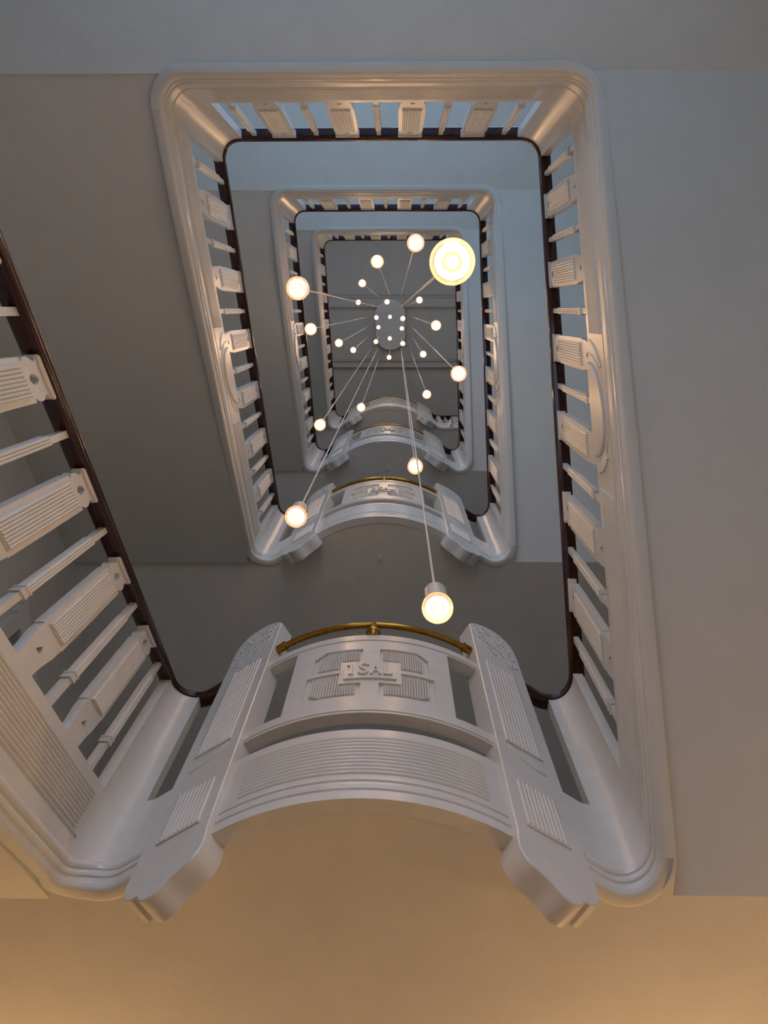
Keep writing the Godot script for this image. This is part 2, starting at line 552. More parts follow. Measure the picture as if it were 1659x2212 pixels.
# carved cartouche in the middle of a flight's stringer, and the reeding on both sides of it
func add_flight_carving(run: Node3D, map: Callable):
	var stringer: Node3D = run.get_node("stringer")
	for seg in [[-0.905, 0.10], [0.75, 1.74]]:
		var r := Shape.new()
		var ts := []
		for i in 9:
			ts.append(lerpf(seg[0], seg[1], i / 8.0))
		for k in 10:
			var c := -0.893 - 0.0196 * k
			r.reed(c - 0.0185, c, ts, func(cc, t, w): return map.call(t, cc, 0.0125 - w), 0.0085)
		part("reeding", r, mats.white, stringer)
	var c := Shape.new()
	var outline := []
	for i in 25:
		var a := PI * i / 24.0
		outline.append(Vector2(0.43 + 0.20 * cos(a), -0.834 - 0.215 * sin(a)))
	c.extrude(outline, func(u, v, w): return map.call(u, v, w), 0.016, 0.006, 0.0, true)
	for rr in [[0.235, 0.245, 0.25, 1.0], [0.30, 0.26, 0.72, 0.97]]:
		var pts := []
		for i in 17:
			var a := PI * lerpf(rr[2], rr[3], i / 16.0)
			pts.append(map.call(0.43 + rr[0] * cos(a), -0.838 - rr[1] * sin(a), 0.012))
		c.tube(pts, 0.006, 8)
	for i in 8:
		var a := PI * lerpf(0.06, 0.26, i / 7.0)
		c.tube([map.call(0.43 + 0.225 * cos(a), -0.834 - 0.24 * sin(a), 0.010), map.call(0.43 + 0.265 * cos(a), -0.834 - 0.28 * sin(a), 0.010)], 0.007, 6)
	part("carved_cartouche", c, mats.white, stringer)

# ------------------------------------------------------------------ pieces
func build_right_flight(label: String) -> Node3D:
	var run := thing("flight_balustrade", label, "balustrade", Vector3.ZERO, "balustrades along the stair flights")
	add_run(run, st_right(FC, FB + 0.11, 6), st_right(FC, FB + 0.11, 6))
	var map := func(u: float, v: float, w: float) -> Vector3: return Vector3(w, v + SLOPE * u, -u)
	add_balusters(run, map, func(u): return pt(A, u, rail_h(u)), [-0.82, -0.41, 0.0, 0.41, 0.82, 1.225, 1.63], [-0.615, -0.205, 0.205, 0.615, 1.02, 1.43])
	add_flight_carving(run, func(u, v, w): return pt(A + w, u, rail_h(u) + v))
	return run

func build_left_flight(label: String) -> Node3D:
	var run := thing("flight_balustrade", label, "balustrade", Vector3.ZERO, "balustrades along the stair flights")
	add_run(run, st_left(FC, FB + 0.11, 6), st_left(FC, FB + 0.11, 24, true))
	var map := func(u: float, v: float, w: float) -> Vector3: return Vector3(-w, v - SLOPE * u, -u)
	var hh := func(u: float) -> float: return 2.0 * HF - rail_h(u)
	add_balusters(run, map, func(u): return pt(-A, u, hh.call(u)), [-0.82, -0.41, 0.0, 0.41, 0.83, 1.245, 1.65], [-0.615, -0.205, 0.205, 0.62, 1.04, 1.447])
	add_flight_carving(run, func(u, v, w): return pt(-A - w, u, hh.call(u) + left_drop(u) + v))
	return run

func build_back(label: String) -> Node3D:
	var run := thing("landing_balustrade", label, "balustrade", Vector3.ZERO, "balustrades along the half-landings")
	var right := st_back_corner(1.0, 0, 90, 8)
	var left := st_back_corner(-1.0, 90, 0, 8)
	var s := right + st_back(A - 0.11, -A + 0.11, 4).slice(1, 4) + left
	add_run(run, s, s)
	for q in [right + st_back(A - 0.11, A - 0.13, 1).slice(1), st_back(-A + 0.13, -A + 0.11, 1).slice(0, 1) + left]:
		var c := Shape.new()
		c.sweep(q, corner_profile())
		part("curved_corner_panel", c, mats.white, run)
	var map := func(u: float, v: float, w: float) -> Vector3: return Vector3(u, v, w)
	add_balusters(run, map, func(u): return pt(u, FB, HB), [-0.787, -0.394, -0.002, 0.386, 0.783], [-0.597, -0.199, 0.194, 0.585])
	var stringer: Node3D = run.get_node("stringer")
	var r := Shape.new()
	for k in 10:
		var c := -0.895 - 0.0192 * k
		r.reed(c - 0.0180, c, [-0.80, 0.80], func(cc, t, w): return pt(t, FB - 0.0125 + w, HB + cc), 0.0075)
	part("reeding", r, mats.white, stringer)
	return run

func cup_parts(run: Node3D, sgn: float):
	var post_end := {"p": pt(sgn * 0.775, 1.827, HF), "n": Vector3(sgn * -0.53, 0, -0.848)}
	var full := st_cup(sgn, 0, 122, 14)
	full.append(post_end)
	var low := []
	for i in full.size():
		var t := clampf(i / 9.0, 0.0, 1.0)
		low.append({"p": full[i].p + Vector3.UP * (LEFT_DROP * (1.0 - t * t * (3.0 - 2.0 * t)) if sgn < 0 else 0.0), "n": full[i].n})
	var h := Shape.new()
	h.sweep(full, handrail_profile(), true)
	part("handrail_curl", h, mats.wood, run)
	var g := Shape.new()
	g.sweep(low, apron_profile())
	part("curved_apron", g, mats.white, run)
	var l := Shape.new()
	l.sweep(low, lip_profile(), true)
	part("apron_edging", l, mats.plaster, run)
	var c := Shape.new()
	var q := [{"p": st_cup(sgn, 0, 1, 1)[0].p + Vector3(0, 0, 0.012), "n": Vector3(sgn, 0, 0)}]
	c.sweep(q + st_cup(sgn, 0, 96, 12), corner_profile())
	part("curved_corner_panel", c, mats.white, run)

func post_parts(run: Node3D, sgn: float):
	var map := post_map(sgn)
	var outline := v2([0.0, 0.418, 0.02, 0.452, 0.05, 0.478, 0.085, 0.500, 0.12, 0.514, 0.16, 0.521, 0.20, 0.514, 0.235, 0.494, 0.262, 0.464, 0.282, 0.420, 0.293, 0.36, 0.297, 0.28, 0.298, -0.86, 0.299, -1.25, 0.300, -1.34, 0.299, -1.395, 0.292, -1.428, 0.278, -1.450, 0.262, -1.466, 0.240, -1.474, 0.226, -1.470, 0.214, -1.478, 0.200, -1.500, 0.180, -1.512, 0.155, -1.513, 0.132, -1.504, 0.116, -1.488, 0.100, -1.470, 0.078, -1.456, 0.048, -1.442, 0.022, -1.428, 0.004, -1.404, -0.008, -1.370, -0.006, -1.32, 0.0, -1.285])
	var p := Shape.new()
	p.extrude(outline, map, 0.098, 0.004, 0.0, true)
	var post := part("newel_bracket", p, mats.white, run)
	var up := Shape.new()
	for k in 9:
		var c := 0.052 + 0.0193 * k
		up.reed(c, c + 0.0185, [0.02 + 0.012 * sin(k * 1.7), -0.702], func(cc, t, w): return map.call(cc, t, 0.001 - w), 0.0095)
	up.stroke(Vector2(0.048, -0.708), Vector2(0.232, -0.708), 0.012, map, 0.002, -0.006)
	part("upper_reeding", up, mats.white, post)
	var lo := Shape.new()
	for k in 9:
		var c := 0.052 + 0.0193 * k
		lo.reed(c, c + 0.0185, [-0.972, -1.222], func(cc, t, w): return map.call(cc, t, 0.001 - w), 0.0095)
	lo.stroke(Vector2(0.048, -1.228), Vector2(0.232, -1.228), 0.012, map, 0.002, -0.006)
	part("lower_reeding", lo, mats.white, post)
	var arc := Shape.new()
	var pts := []
	for i in 15:
		var t := i / 14.0
		var e := -0.735 - 0.075 * sin(minf(t * 1.25, 1.0) * PI * 0.5)
		pts.append(map.call(0.055 + 0.175 * t, e, 0.001))
	arc.tube(pts, 0.0085, 8)
	part("curved_bead", arc, mats.white, post)
	# shell and curl carving on the rounded head
	var cv := Shape.new()
	for q in [[0.055, 0.41, 0.030, 120, 400], [0.105, 0.43, 0.032, 100, 330], [0.075, 0.345, 0.03, 90, 300], [0.068, 0.265, 0.03, 70, 270], [0.110, 0.255, 0.027, 60, 290], [0.150, 0.235, 0.024, 30, 270], [0.165, 0.37, 0.034, 200, 420], [0.195, 0.42, 0.028, -60, 120], [0.225, 0.33, 0.03, -70, 130], [0.235, 0.25, 0.032, -80, 110], [0.185, 0.20, 0.026, 20, 250], [0.240, 0.16, 0.03, -110, 80], [0.205, 0.12, 0.022, 190, 400], [0.125, 0.19, 0.022, 100, 340]]:
		var arcp := []
		for i in 13:
			var a := deg_to_rad(lerpf(q[3], q[4], i / 12.0))
			arcp.append(map.call(q[0] + q[2] * cos(a), q[1] + q[2] * sin(a), 0.002))
		cv.tube(arcp, 0.0065, 6)
		cv.tube([map.call(q[0], q[1], 0.004), map.call(q[0] + 0.001, q[1] + 0.012, 0.004)], 0.009, 6)
	part("shell_carving", cv, mats.white, post)

func glyph(c: String) -> Array:      # strokes in a box 1 wide and 1 tall
	match c:
		"1": return [[0.62, 0.98, 0.62, 0.0], [0.18, 0.80, 0.64, 0.95], [0.34, 0.05, 0.92, 0.05]]
		"2": return [[0.08, 0.74, 0.28, 0.93], [0.24, 0.93, 0.72, 0.93], [0.68, 0.95, 0.88, 0.70], [0.88, 0.74, 0.12, 0.08], [0.04, 0.06, 0.98, 0.06]]
		"3": return [[0.06, 0.93, 0.80, 0.93], [0.80, 0.95, 0.84, 0.55], [0.34, 0.52, 0.84, 0.52], [0.84, 0.54, 0.84, 0.06], [0.05, 0.06, 0.84, 0.06]]
		"4": return [[0.60, 0.98, 0.08, 0.36], [0.05, 0.34, 0.98, 0.34], [0.72, 0.70, 0.72, 0.0]]
		"S": return [[0.96, 0.80, 0.82, 0.93], [0.86, 0.93, 0.26, 0.93], [0.28, 0.95, 0.10, 0.72], [0.10, 0.74, 0.30, 0.54], [0.24, 0.56, 0.78, 0.42], [0.74, 0.44, 0.90, 0.24], [0.90, 0.28, 0.72, 0.06], [0.78, 0.06, 0.14, 0.06], [0.18, 0.05, 0.03, 0.20]]
		"A": return [[0.48, 0.98, 0.06, 0.0], [0.46, 0.98, 0.94, 0.0], [0.22, 0.32, 0.78, 0.32], [0.34, 0.94, 0.62, 0.94]]
		"L": return [[0.14, 0.98, 0.14, 0.02], [0.10, 0.06, 0.84, 0.06], [0.84, 0.04, 0.92, 0.26]]
	return []

func build_front(digit: String, label: String, right_cup: bool) -> Node3D:
	var run := thing("bowed_balcony", label, "balcony", Vector3.ZERO, "bowed balcony fronts at the floor landings")
	var map := bow_map()
	cup_parts(run, -1.0)
	if right_cup:
		cup_parts(run, 1.0)
	post_parts(run, -1.0)
	post_parts(run, 1.0)
	# apron: bottom panel with reeding and mouldings
	var low := Shape.new()
	var s := st_bow(BOW_R, -32.5, 32.5, 24)
	low.sweep(s, v2([0.0, -0.880, 0.0, -1.196, 0.006, -1.199, 0.006, -1.207, 0.0, -1.210, -0.003, -1.225, 0.0, -1.243, 0.006, -1.246, 0.006, -1.254, 0.0, -1.257, 0.0, -1.300, 0.056, -1.300, 0.056, -0.880]))
	var apron := part("apron_panel", low, mats.white, run)
	var rd := Shape.new()
	var us := []
	for i in 21:
		us.append(lerpf(-0.455, 0.455, i / 20.0))
	for k in 11:
		var c := -0.932 - 0.0216 * k
		rd.reed(c - 0.0185, c, us, func(cc, t, w): return map.call(t, cc, w - 0.001), 0.010)
	part("reeding", rd, mats.white, apron)
	# frame: top and bottom rails
	for q in [[-0.026, -0.092], [-0.680, -0.752]]:
		var fr := Shape.new()
		fr.sweep(st_bow(BOW_R, -32.3, 32.3, 24), v2([-0.004, q[0], -0.004, q[1] + 0.012, 0.0, q[1] + 0.012, 0.002, q[1], 0.052, q[1], 0.052, q[0]]))
		part("frame_rail", fr, mats.white, run)
	# middle panel with sunken fields and the raised plate
	var uu := []
	for d in [0.0, 2.4, 5.0, 6.9, 8.2, 10.5, 12.6, 13.4, 14.3, 15.1, 16.0, 17.3, 19.8, 22.2]:
		uu.append(deg_to_rad(d) * BOW_R)
		if d > 0.0:
			uu.append(-deg_to_rad(d) * BOW_R)
	uu.sort()
	var vv := [-0.69, -0.617, -0.505, -0.48, -0.405, -0.375, -0.33, -0.305, -0.235, -0.22, -0.205, -0.19, -0.175, -0.085]
	var lev := func(u: float, v: float) -> float:
		var d := absf(rad_to_deg(u / BOW_R))
		if d < 6.9 and v > -0.48 and v < -0.33:
			return 0.010
		var sunk := false
		if d > 2.4 and d < 16.0 and v < -0.175 and v > -0.375 and not (d < 8.2 and v < -0.305):
			sunk = not (d > 12.6 and v > -0.235 + (16.0 - d) * 0.018)
		if d > 2.4 and d < 17.3 and v < -0.405 and v > -0.617 and not (d < 8.2 and v > -0.505):
			sunk = true
		return -0.014 if sunk else 0.0
	var mp := Shape.new()
	mp.relief(uu, vv, lev, map, 0.034)
	var panel := part("name_panel", mp, mats.white, run)
	var pr := Shape.new()
	for sgn in [-1.0, 1.0]:
		for row in 2:
			var n := 17
			var d0 := 3.2 if row == 0 else 3.7
			var d1 := 14.6 if row == 0 else 15.8
			for k in n:
				var a := lerpf(d0, d1, float(k) / n)
				var b := lerpf(d0, d1, (k + 0.93) / n)
				var top := -0.192
				var bot := -0.357
				if row == 0:
					if a < 7.5:
						bot = -0.288
					if a > 11.8:
						top = -0.192 - 0.017 * (a - 11.8)
				else:
					top = -0.422 if a > 7.5 else -0.522
					bot = -0.600
					if a > 13.0:
						bot = -0.600 + 0.013 * (a - 13.0)
				pr.reed(sgn * deg_to_rad(a) * BOW_R, sgn * deg_to_rad(b) * BOW_R, [top, bot], func(cc, t, w): return map.call(cc, t, w - 0.0145), 0.016)
	part("reeding", pr, mats.white, panel)
	var tx := Shape.new()
	var boxes := [[digit, -0.106, 0.036], ["S", -0.050, 0.042], ["A", 0.002, 0.044], ["L", 0.058, 0.038]]
	for q in boxes:
		for st in glyph(q[0]):
			tx.stroke(Vector2(q[1] + st[0] * q[2], -0.455 + st[1] * 0.102), Vector2(q[1] + st[2] * q[2], -0.455 + st[3] * 0.102), 0.0108, map, 0.008, 0.019)
	part("raised_lettering", tx, mats.white, panel)
	# brass rail with its collars and the ball bracket
	var br := Shape.new()
	var pts := []
	for st in st_bow(BOW_R - 0.012, -31.2, 31.2, 32):
		pts.append(st.p + Vector3.UP * 0.130)
	br.tube(pts, 0.0165, 14)
	var rail := part("brass_rail", br, mats.brass, run)
	for sgn in [-1.0, 1.0]:
		var cl := Shape.new()
		var cp := []
		for st in st_bow(BOW_R - 0.012, sgn * 29.3, sgn * 31.6, 3):
			cp.append(st.p + Vector3.UP * 0.130)
		cl.tube(cp, 0.0225, 14)
		var cp2 := []
		for st in st_bow(BOW_R - 0.012, sgn * 28.9, sgn * 29.4, 1):
			cp2.append(st.p + Vector3.UP * 0.130)
		cl.tube(cp2, 0.0255, 14)
		part("collar", cl, mats.brass, rail)
	var kb := Shape.new()
	var prof := v2([0.0, -0.028, 0.036, -0.026, 0.038, -0.012, 0.028, -0.006, 0.022, 0.0])
	for i in 9:
		var a := lerpf(-0.9, 0.95, i / 8.0)
		prof.append(Vector2(0.037 * cos(a), 0.036 + 0.037 * sin(a)))
	prof.append_array(v2([0.018, 0.072, 0.024, 0.085, 0.022, 0.120]))
	kb.lathe(prof, pt(0.0, BOW.y - BOW_R + 0.014, HF + 0.002), 18)
	part("ball_bracket", kb, mats.brass, rail)
	return run

func build_top_guard():
	# the top landing is closed on the right by a straight balustrade
	var run := thing("guard_balustrade", "short straight white balustrade closing the right end of the topmost landing below the ceiling", "balustrade", Vector3.UP * 3.0 * STOREY)
	var s := [{"p": pt(0.775, 1.827, HF), "n": Vector3(-0.53, 0, -0.848)}, {"p": pt(0.83, 1.862, HF), "n": Vector3(-0.45, 0, -0.893)}, {"p": pt(0.87, 1.876, HF), "n": Vector3(-0.15, 0, -0.99)}, {"p": pt(0.91, 1.879, HF), "n": Vector3(0, 0, -1)}, {"p": pt(WALL_X, 1.879, HF), "n": Vector3(0, 0, -1)}]
	add_run(run, s, s)
	var map := func(u: float, v: float, w: float) -> Vector3: return Vector3(u, v, -w)
	var c := Shape.new()
	c.sweep([{"p": pt(0.86, 1.873, HF), "n": Vector3(-0.1, 0, -0.995)}, {"p": pt(0.93, 1.879, HF), "n": Vector3(0, 0, -1)}], corner_profile())
	part("corner_panel", c, mats.white, run)
	add_balusters(run, map, func(u): return pt(u, 1.879, HF), [1.02, 1.41, 1.80, 2.19], [1.215, 1.605, 1.995])

# ------------------------------------------------------------------ the building
func slab_poly(poly: Array, under: Callable, thick: float) -> Shape:
	var sh := Shape.new()
	var pv := PackedVector2Array(poly)
	var idx := Geometry2D.triangulate_polygon(pv)
	var at := func(q: Vector2, rise: float) -> Vector3: return pt(q.x, q.y, under.call(q.y) + rise)
	for rise in [0.0, thick]:
		for i in range(0, idx.size(), 3):
			sh.tri(at.call(pv[idx[i]], rise), at.call(pv[idx[i + 1]], rise), at.call(pv[idx[i + 2]], rise), Vector3.DOWN if rise == 0.0 else Vector3.UP)
	var area := 0.0
	for i in pv.size():
		area += pv[i].cross(pv[(i + 1) % pv.size()])
	for i in pv.size():
		var a := pv[i]
		var b := pv[(i + 1) % pv.size()]
		var n := Vector2((b - a).y, -(b - a).x) * signf(area)
		sh.quad(at.call(a, 0.0), at.call(b, 0.0), at.call(b, thick), at.call(a, thick), Vector3(n.x, 0, -n.y))
	return sh

func wall_with_holes(lo: Vector3, hi: Vector3, holes: Array, axis_x: bool) -> Shape:
	# holes as [u0, u1, h0, h1], u along x (axis_x) or along z
	var sh := Shape.new()
	var us := [lo.x, hi.x] if axis_x else [lo.z, hi.z]
	var hs := [lo.y, hi.y]
	for q in holes:
		us.append(q[0]); us.append(q[1]); hs.append(q[2]); hs.append(q[3])
	us.sort(); hs.sort()
	for i in us.size() - 1:
		for j in hs.size() - 1:
			if us[i + 1] - us[i] < 1e-5 or hs[j + 1] - hs[j] < 1e-5:
				continue
			var cu: float = (us[i] + us[i + 1]) * 0.5
			var ch: float = (hs[j] + hs[j + 1]) * 0.5
			var open := false
			for q in holes:
				if cu > q[0] and cu < q[1] and ch > q[2] and ch < q[3]:
					open = true
			if open:
				continue
			if axis_x:
				sh.box(Vector3(us[i], hs[j], lo.z), Vector3(us[i + 1], hs[j + 1], hi.z))
			else:
				sh.box(Vector3(lo.x, hs[j], us[i]), Vector3(hi.x, hs[j + 1], us[i + 1]))
	return sh

func build_shell():
	var T := 0.3
	var sh := Shape.new()
	sh.box(Vector3(-WALL_X - T, -0.3, -WALL_FRONT - T), Vector3(WALL_X + T, 0.0, -WALL_BACK + T))
	structure("floor", sh, mats.floor, "stone coloured floor of the ground floor hall at the foot of the stairs", "floor")
	sh = Shape.new()
	sh.box(Vector3(-WALL_X - T, -0.3, -WALL_FRONT - T), Vector3(-WALL_X, CEILING + 0.3, -WALL_BACK + T))
	structure("wall_left", sh, mats.wall, "grey painted wall seen behind the nearest left-hand balusters", "wall")
	sh = Shape.new()
	sh.box(Vector3(WALL_X, -0.3, -WALL_FRONT - T), Vector3(WALL_X + T, CEILING + 0.3, -WALL_BACK + T))
	structure("wall_right", sh, mats.wall, "grey painted wall on the right of the stairwell", "wall")
	sh = Shape.new()
	sh.box(Vector3(-WALL_X, -0.3, -WALL_FRONT - T), Vector3(WALL_X, CEILING + 0.3, -WALL_FRONT))
	structure("wall_front", sh, mats.wall, "grey painted wall behind the bowed balconies", "wall")
	sh = Shape.new()
	sh.box(Vector3(-WALL_X, 0.0, -3.75), Vector3(WALL_X, HF - SOFFIT, -3.45))  # out of view; stands here to carry the two front wall lamps
	structure("wall_unseen_hall", sh, mats.wall, "unseen wall of the ground floor hall below the first landing, holding two lamps", "wall")
	var holes := []
	for k in 5:
		var fl := HB - FLOOR_DROP + (k - 1) * STOREY
		if k < 4:
			holes.append([-1.2, 1.2, fl + 0.55, fl + 2.65] if k == 0 else [-1.45, 1.45, fl + 0.40, fl + 2.80])  # windows out of view, sized for the daylight they throw on the soffits
	sh = wall_with_holes(Vector3(-WALL_X, -0.3, -WALL_BACK), Vector3(WALL_X, CEILING + 0.3, -WALL_BACK + T), holes, true)
	structure("wall_back", sh, mats.wall, "outer wall out of view, with stair windows that light the half-landings", "wall")
	for q in holes:
		var w := Shape.new()
		var z: float = -WALL_BACK + 0.16
		for b in [[q[0], q[0] + 0.06, q[2], q[3]], [q[1] - 0.06, q[1], q[2], q[3]], [q[0], q[1], q[2], q[2] + 0.06], [q[0], q[1], q[3] - 0.06, q[3]], [-0.03, 0.03, q[2], q[3]], [q[0], q[1], q[2] + 1.3, q[2] + 1.35]]:
			w.box(Vector3(b[0], b[2], z), Vector3(b[1], b[3], z + 0.06))
		var frame := structure(numbered("window"), w, mats.frame, "unseen casement window above a half-landing, letting daylight onto the soffits", "window")
		var g := Shape.new()
		g.quad(Vector3(q[0], q[2], z + 0.03), Vector3(q[1], q[2], z + 0.03), Vector3(q[1], q[3], z + 0.03), Vector3(q[0], q[3], z + 0.03), Vector3(0, 0, -1))
		part("pane", g, mats.glass, frame)
	# landings
	var edge := []
	for sgn in [1.0, -1.0]:
		var one := []
		one.append(Vector2(sgn * WALL_X, FOLD_FRONT))
		one.append(Vector2(sgn * (A + 0.055), FOLD_FRONT))
		for st in st_cup(sgn, 0, 122, 10):
			var q: Vector3 = st.p + st.n * 0.055
			one.append(Vector2(q.x, -q.z))
		if sgn < 0:
			one.reverse()
			for st in st_bow(BOW_R - 0.05, 40, -40, 16):
				edge.append(Vector2(st.p.x, -st.p.z))
		edge.append_array(one)
	edge.append(Vector2(-WALL_X, WALL_FRONT))
	edge.append(Vector2(WALL_X, WALL_FRONT))
	var floor_words := ["first", "second", "third", "fourth"]
	for k in 4:
		var o := slab_poly(edge, func(_f): return HF - SOFFIT + k * STOREY, SOFFIT - FLOOR_DROP)
		structure(numbered("floor"), o, mats.plaster, "plain grey underside of the %s floor landing behind the bowed balcony" % floor_words[k], "ceiling")
	# the well's outline behind the stringers, cut out of the landings and flights
	var well := PackedVector2Array([Vector2(-A - 0.055, FC + 0.5)])
	for sgn in [-1.0, 1.0]:
		var arc := []
		for st in st_back_corner(sgn, 0, 90, 8):
			var q: Vector3 = st.p + st.n * 0.055
			arc.append(Vector2(q.x, -q.z))
		if sgn > 0:
			arc.reverse()
		well.append_array(PackedVector2Array(arc))
	well.append(Vector2(A + 0.055, FC + 0.5))
	var half: Array = Array(Geometry2D.clip_polygons(PackedVector2Array([Vector2(-WALL_X, FOLD_BACK), Vector2(WALL_X, FOLD_BACK), Vector2(WALL_X, WALL_BACK), Vector2(-WALL_X, WALL_BACK)]), well)[0])
	for k in 4:
		var o := slab_poly(half, func(_f): return HB - SOFFIT + (k - 1) * STOREY, SOFFIT - FLOOR_DROP)
		structure(numbered("floor"), o, mats.plaster, "plain grey underside of the half-landing, number %d from below" % (k + 1), "ceiling")
	# sloping flights
	var f0 := FOLD_FRONT
	for k in 4:
		for side in [1.0, -1.0]:
			var lift := (k if side < 0 else k - 1) * STOREY
			var outline: Array = Array(Geometry2D.clip_polygons(PackedVector2Array([Vector2(side * (A - 0.2), f0), Vector2(side * WALL_X, f0), Vector2(side * WALL_X, FOLD_BACK), Vector2(side * (A - 0.2), FOLD_BACK)]), well)[0])
			var under := func(f: float) -> float:
				var h := lerpf(HF, HB, (FOLD_FRONT - f) / (FOLD_FRONT - FOLD_BACK))
				return lift - SOFFIT + (h if side > 0 else 2.0 * HF - h + LEFT_DROP * (f - FOLD_BACK) / (f0 - FOLD_BACK))
			var w := slab_poly(outline, under, SOFFIT - FLOOR_DROP - 0.1)
			structure(numbered("stair_flight"), w, mats.plaster, "smooth grey sloping underside of the %s stair flight, number %d from below" % ["right-hand" if side > 0 else "left-hand", k + 1], "stairs")
	# ceiling with two moulded bands and the plain middle field
	sh = Shape.new()
	sh.box(Vector3(-WALL_X - T, CEILING, -WALL_FRONT - T), Vector3(WALL_X + T, CEILING + 0.3, -WALL_BACK + T))
	structure("ceiling", sh, mats.plaster, "grey top ceiling far above the hanging bulbs", "ceiling")
	for q in [[-0.297, -0.083, 1.0], [1.159, 1.003, -1.0]]:
		var b := Shape.new()
		var d: float = (q[1] - q[0])
		for e in [[0.0, 1.0, 0.05], [0.0, 0.12, 0.075], [0.86, 1.0, 0.085]]:
			var fa: float = q[0] + d * e[0]
			var fb: float = q[0] + d * e[1]
			b.box(Vector3(-WALL_X, CEILING - e[2], -maxf(fa, fb)), Vector3(WALL_X, CEILING, -minf(fa, fb)))
		structure(numbered("trim"), b, mats.plaster, "moulded plaster band across the top ceiling %s the oval lamp plate" % ["behind" if q[2] > 0 else "in front of"], "moulding")
	# doors to the flats on the left wall
	for k in 4:
		var d := Shape.new()
		var fl := HF - FLOOR_DROP + k * STOREY
		for e in [[1.95, 2.05, 0.0, 2.06], [3.0, 3.10, 0.0, 2.06], [1.92, 3.13, 2.06, 2.16], [1.90, 3.15, 2.16, 2.20]]:
			d.box(Vector3(-WALL_X, fl + e[2], -e[1]), Vector3(-WALL_X + 0.05, fl + e[3], -e[0]))
		var o := structure(numbered("door"), d, mats.frame, "white door casing on the left wall of the %s floor landing" % floor_words[k], "door")
		var leaf := Shape.new()
		leaf.box(Vector3(-WALL_X, fl, -3.0), Vector3(-WALL_X + 0.025, fl + 2.06, -2.05))
		part("door_leaf", leaf, mats.door, o)

